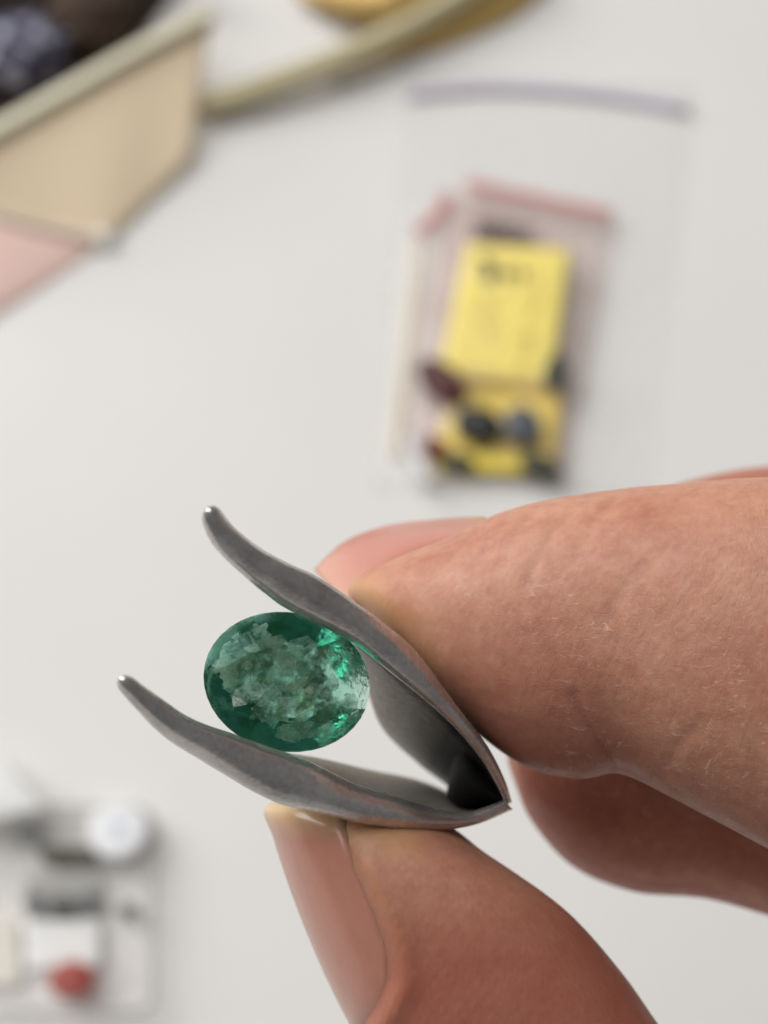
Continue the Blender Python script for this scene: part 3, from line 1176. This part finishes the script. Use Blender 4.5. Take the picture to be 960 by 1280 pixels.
M_GOLD = simple_mat("gold_satin", srgb(206, 172, 104), 0.35, metal=0.25, var=0.12, scale=60.0)
M_METALEND = simple_mat("white_corner", srgb(236, 232, 222), 0.4)

pouch = empty("zip_pouch", T(60, 300))
tag(pouch, "open beige and pink zip pouch with cream teeth, at the upper left", "pouch")
bot = [(-120, 480, 0.3), (-60, 438, 0.3), (0, 393, 0.3), (65, 350, 0.3), (130, 303, 0.6)]
seam = [(-120, 225, 11), (-60, 246, 9.5), (0, 268, 7.5), (65, 285, 4.5), (130, 300, 1.6)]
low = seam + [(190, 246, 2), (238, 194, 4)]
top = [(-120, 232, 16), (-60, 199, 16), (0, 166, 16), (65, 130, 16), (135, 90, 16), (200, 54, 15.5), (264, 22, 15)]
V, F = sheet([T(*p) for p in bot], [T(*p) for p in seam], 20, 8, 1.0, 0.6)
build("pink_panel", V, F, M_PINKFAB, pouch)
V, F = sheet([T(*p) for p in low], [T(*p) for p in top], 30, 14, 1.0, 0.8)
build("beige_panel", V, F, M_BEIGEFAB, pouch)
q = [tuple(T(x, y, z + 0.6)) for x, y, z in seam]
V, F = tube([Vector(cr(q, k / 20 * 4)) for k in range(21)], 1.5, 8, 0.6)
build("seam_tape", V, F, M_SEAM, pouch)
V, F = blob(T(130, 299, 2.0), 2.6, (1, 1, 0.7))
build("seam_end", V, F, M_METALEND, pouch)
q = [tuple(T(x, y + 4, z)) for x, y, z in top]
path = [Vector(cr(q, k / 40 * (len(q) - 1))) for k in range(41)]
V, F = tube(path, 1.7, 10, 0.8)
zt = build("zipper_tape", V, F, M_TAPE, pouch)


def teeth(path, w, up, parent):
    vf = []
    for i in range(len(path) - 1):
        for s in range(4):
            p = path[i].lerp(path[i + 1], s / 4)
            d = (path[i + 1] - path[i]).normalized()
            side = d.cross(Vector((0, 0, 1))).normalized()
            c = p + up
            hw = (path[i + 1] - path[i]).length / 4 * 0.44
            pts = [c + d * (a * hw) + side * (b * w) + Vector((0, 0, e * 0.9)) for a in (-1, 1) for b in (-1, 1) for e in (-1, 1)]
            vf.append((pts, [(0, 1, 3, 2), (4, 6, 7, 5), (0, 4, 5, 1), (2, 3, 7, 6), (0, 2, 6, 4), (1, 5, 7, 3)]))
    V, F = merge(*vf)
    o = build("zipper_teeth", V, F, M_TEETH, parent, smooth=False)
    o['kind'] = 'stuff'
    return o


teeth(path, 1.5, VU * 1.9 - VF * 1.2, zt)
# lining: back wall and floor of the pouch
bk = [(-160, 40, 18), (-60, -10, 20), (40, -50, 20), (140, -90, 20), (230, -70, 18), (255, -40, 16)]
fl = [(-160, 260, 0.6), (-60, 200, 0.6), (40, 140, 0.6), (130, 80, 0.6), (180, 40, 0.6), (205, 10, 2)]
V, F = sheet([T(*p) for p in fl], [T(*p) for p in bk], 24, 8, 1.0, -2.0)
build("lining", V, F, M_DARK, pouch)


def lump(name, x, y, rpx, z, mat, label, seed, st=(1, 1, 0.6)):
    c = T(x, y, z)
    r = rpx / KPX * (c - CAM).dot(VF)
    bm = bmesh.new()
    bmesh.ops.create_icosphere(bm, subdivisions=4, radius=1.0)
    V = []
    for v in bm.verts:
        k = 1 + 0.30 * noise.noise(v.co * 2.6 + Vector((seed, 0, 0))) + 0.34 * abs(noise.noise(v.co * 4.2 + Vector((seed, 2, 0)))) - 0.1 + 0.14 * noise.noise(v.co * 5 + Vector((0, seed, 0)))
        V.append(c + Vector((v.co.x * r * st[0] * k, v.co.y * r * st[1] * k, v.co.z * r * st[2] * k)))
    bm.verts.index_update()
    F = [tuple(v.index for v in f.verts) for f in bm.faces]
    bm.free()
    o = build(name, V, F, mat)
    return tag(o, label, "cloth", "bundles in the pouch")


lump("crumpled_cloth", 22, 66, 58, 11, M_PLUM, "crumpled plum grey cloth inside the open pouch", 3.1)
lump("crumpled_cloth", 115, 14, 56, 10, M_BROWN, "crumpled dark brown cloth inside the open pouch", 8.7)

# second pouch behind: khaki zip edge and a fold of gold satin
p2 = empty("gold_pouch", T(470, 40))
tag(p2, "gold satin pouch at the top edge, with a long khaki zip edge", "pouch")
zp = [(243, 133, 4), (300, 118, 5), (370, 94, 6), (440, 66, 7), (520, 26, 8), (600, -22, 9), (660, -60, 9)]
q = [tuple(T(*p)) for p in zp]
path = [Vector(cr(q, k / 40 * (len(q) - 1))) for k in range(41)]
V, F = tube(path, 4.2, 12, 0.4)
zt2 = build("zipper_tape", V, F, M_TAPE, p2)
V, F = tube([p + Vector((0, 0, 1.0)) for p in path], 1.8, 10, 0.8)
build("zipper_cord", V, F, simple_mat("khaki_cord", srgb(204, 194, 160), 0.6), zt2)
A = [T(*p) for p in [(400, 100, 1), (480, 76, 1), (560, 56, 1), (630, 28, 1), (690, -14, 1)]]
B = [T(*p) for p in [(400, 84, 6), (460, 58, 7), (540, 18, 8), (600, -18, 9), (650, -50, 9)]]
V, F = sheet(A, B, 24, 6, 0.8, 1.2, 1.0, 3)
build("side_panel", V, F, M_GOLD, p2)
A = [T(*p) for p in [(372, -2, 3), (420, 14, 7), (470, 24, 8), (520, 16, 9), (590, -22, 9)]]
B = [T(*p) for p in [(360, -60, 2), (420, -60, 10), (480, -60, 14), (540, -60, 12), (620, -70, 9)]]
V, F = sheet(A, B, 24, 8, 0.8, 3.0, 2.0, 9)
build("satin_fold", V, F, M_GOLD, p2)
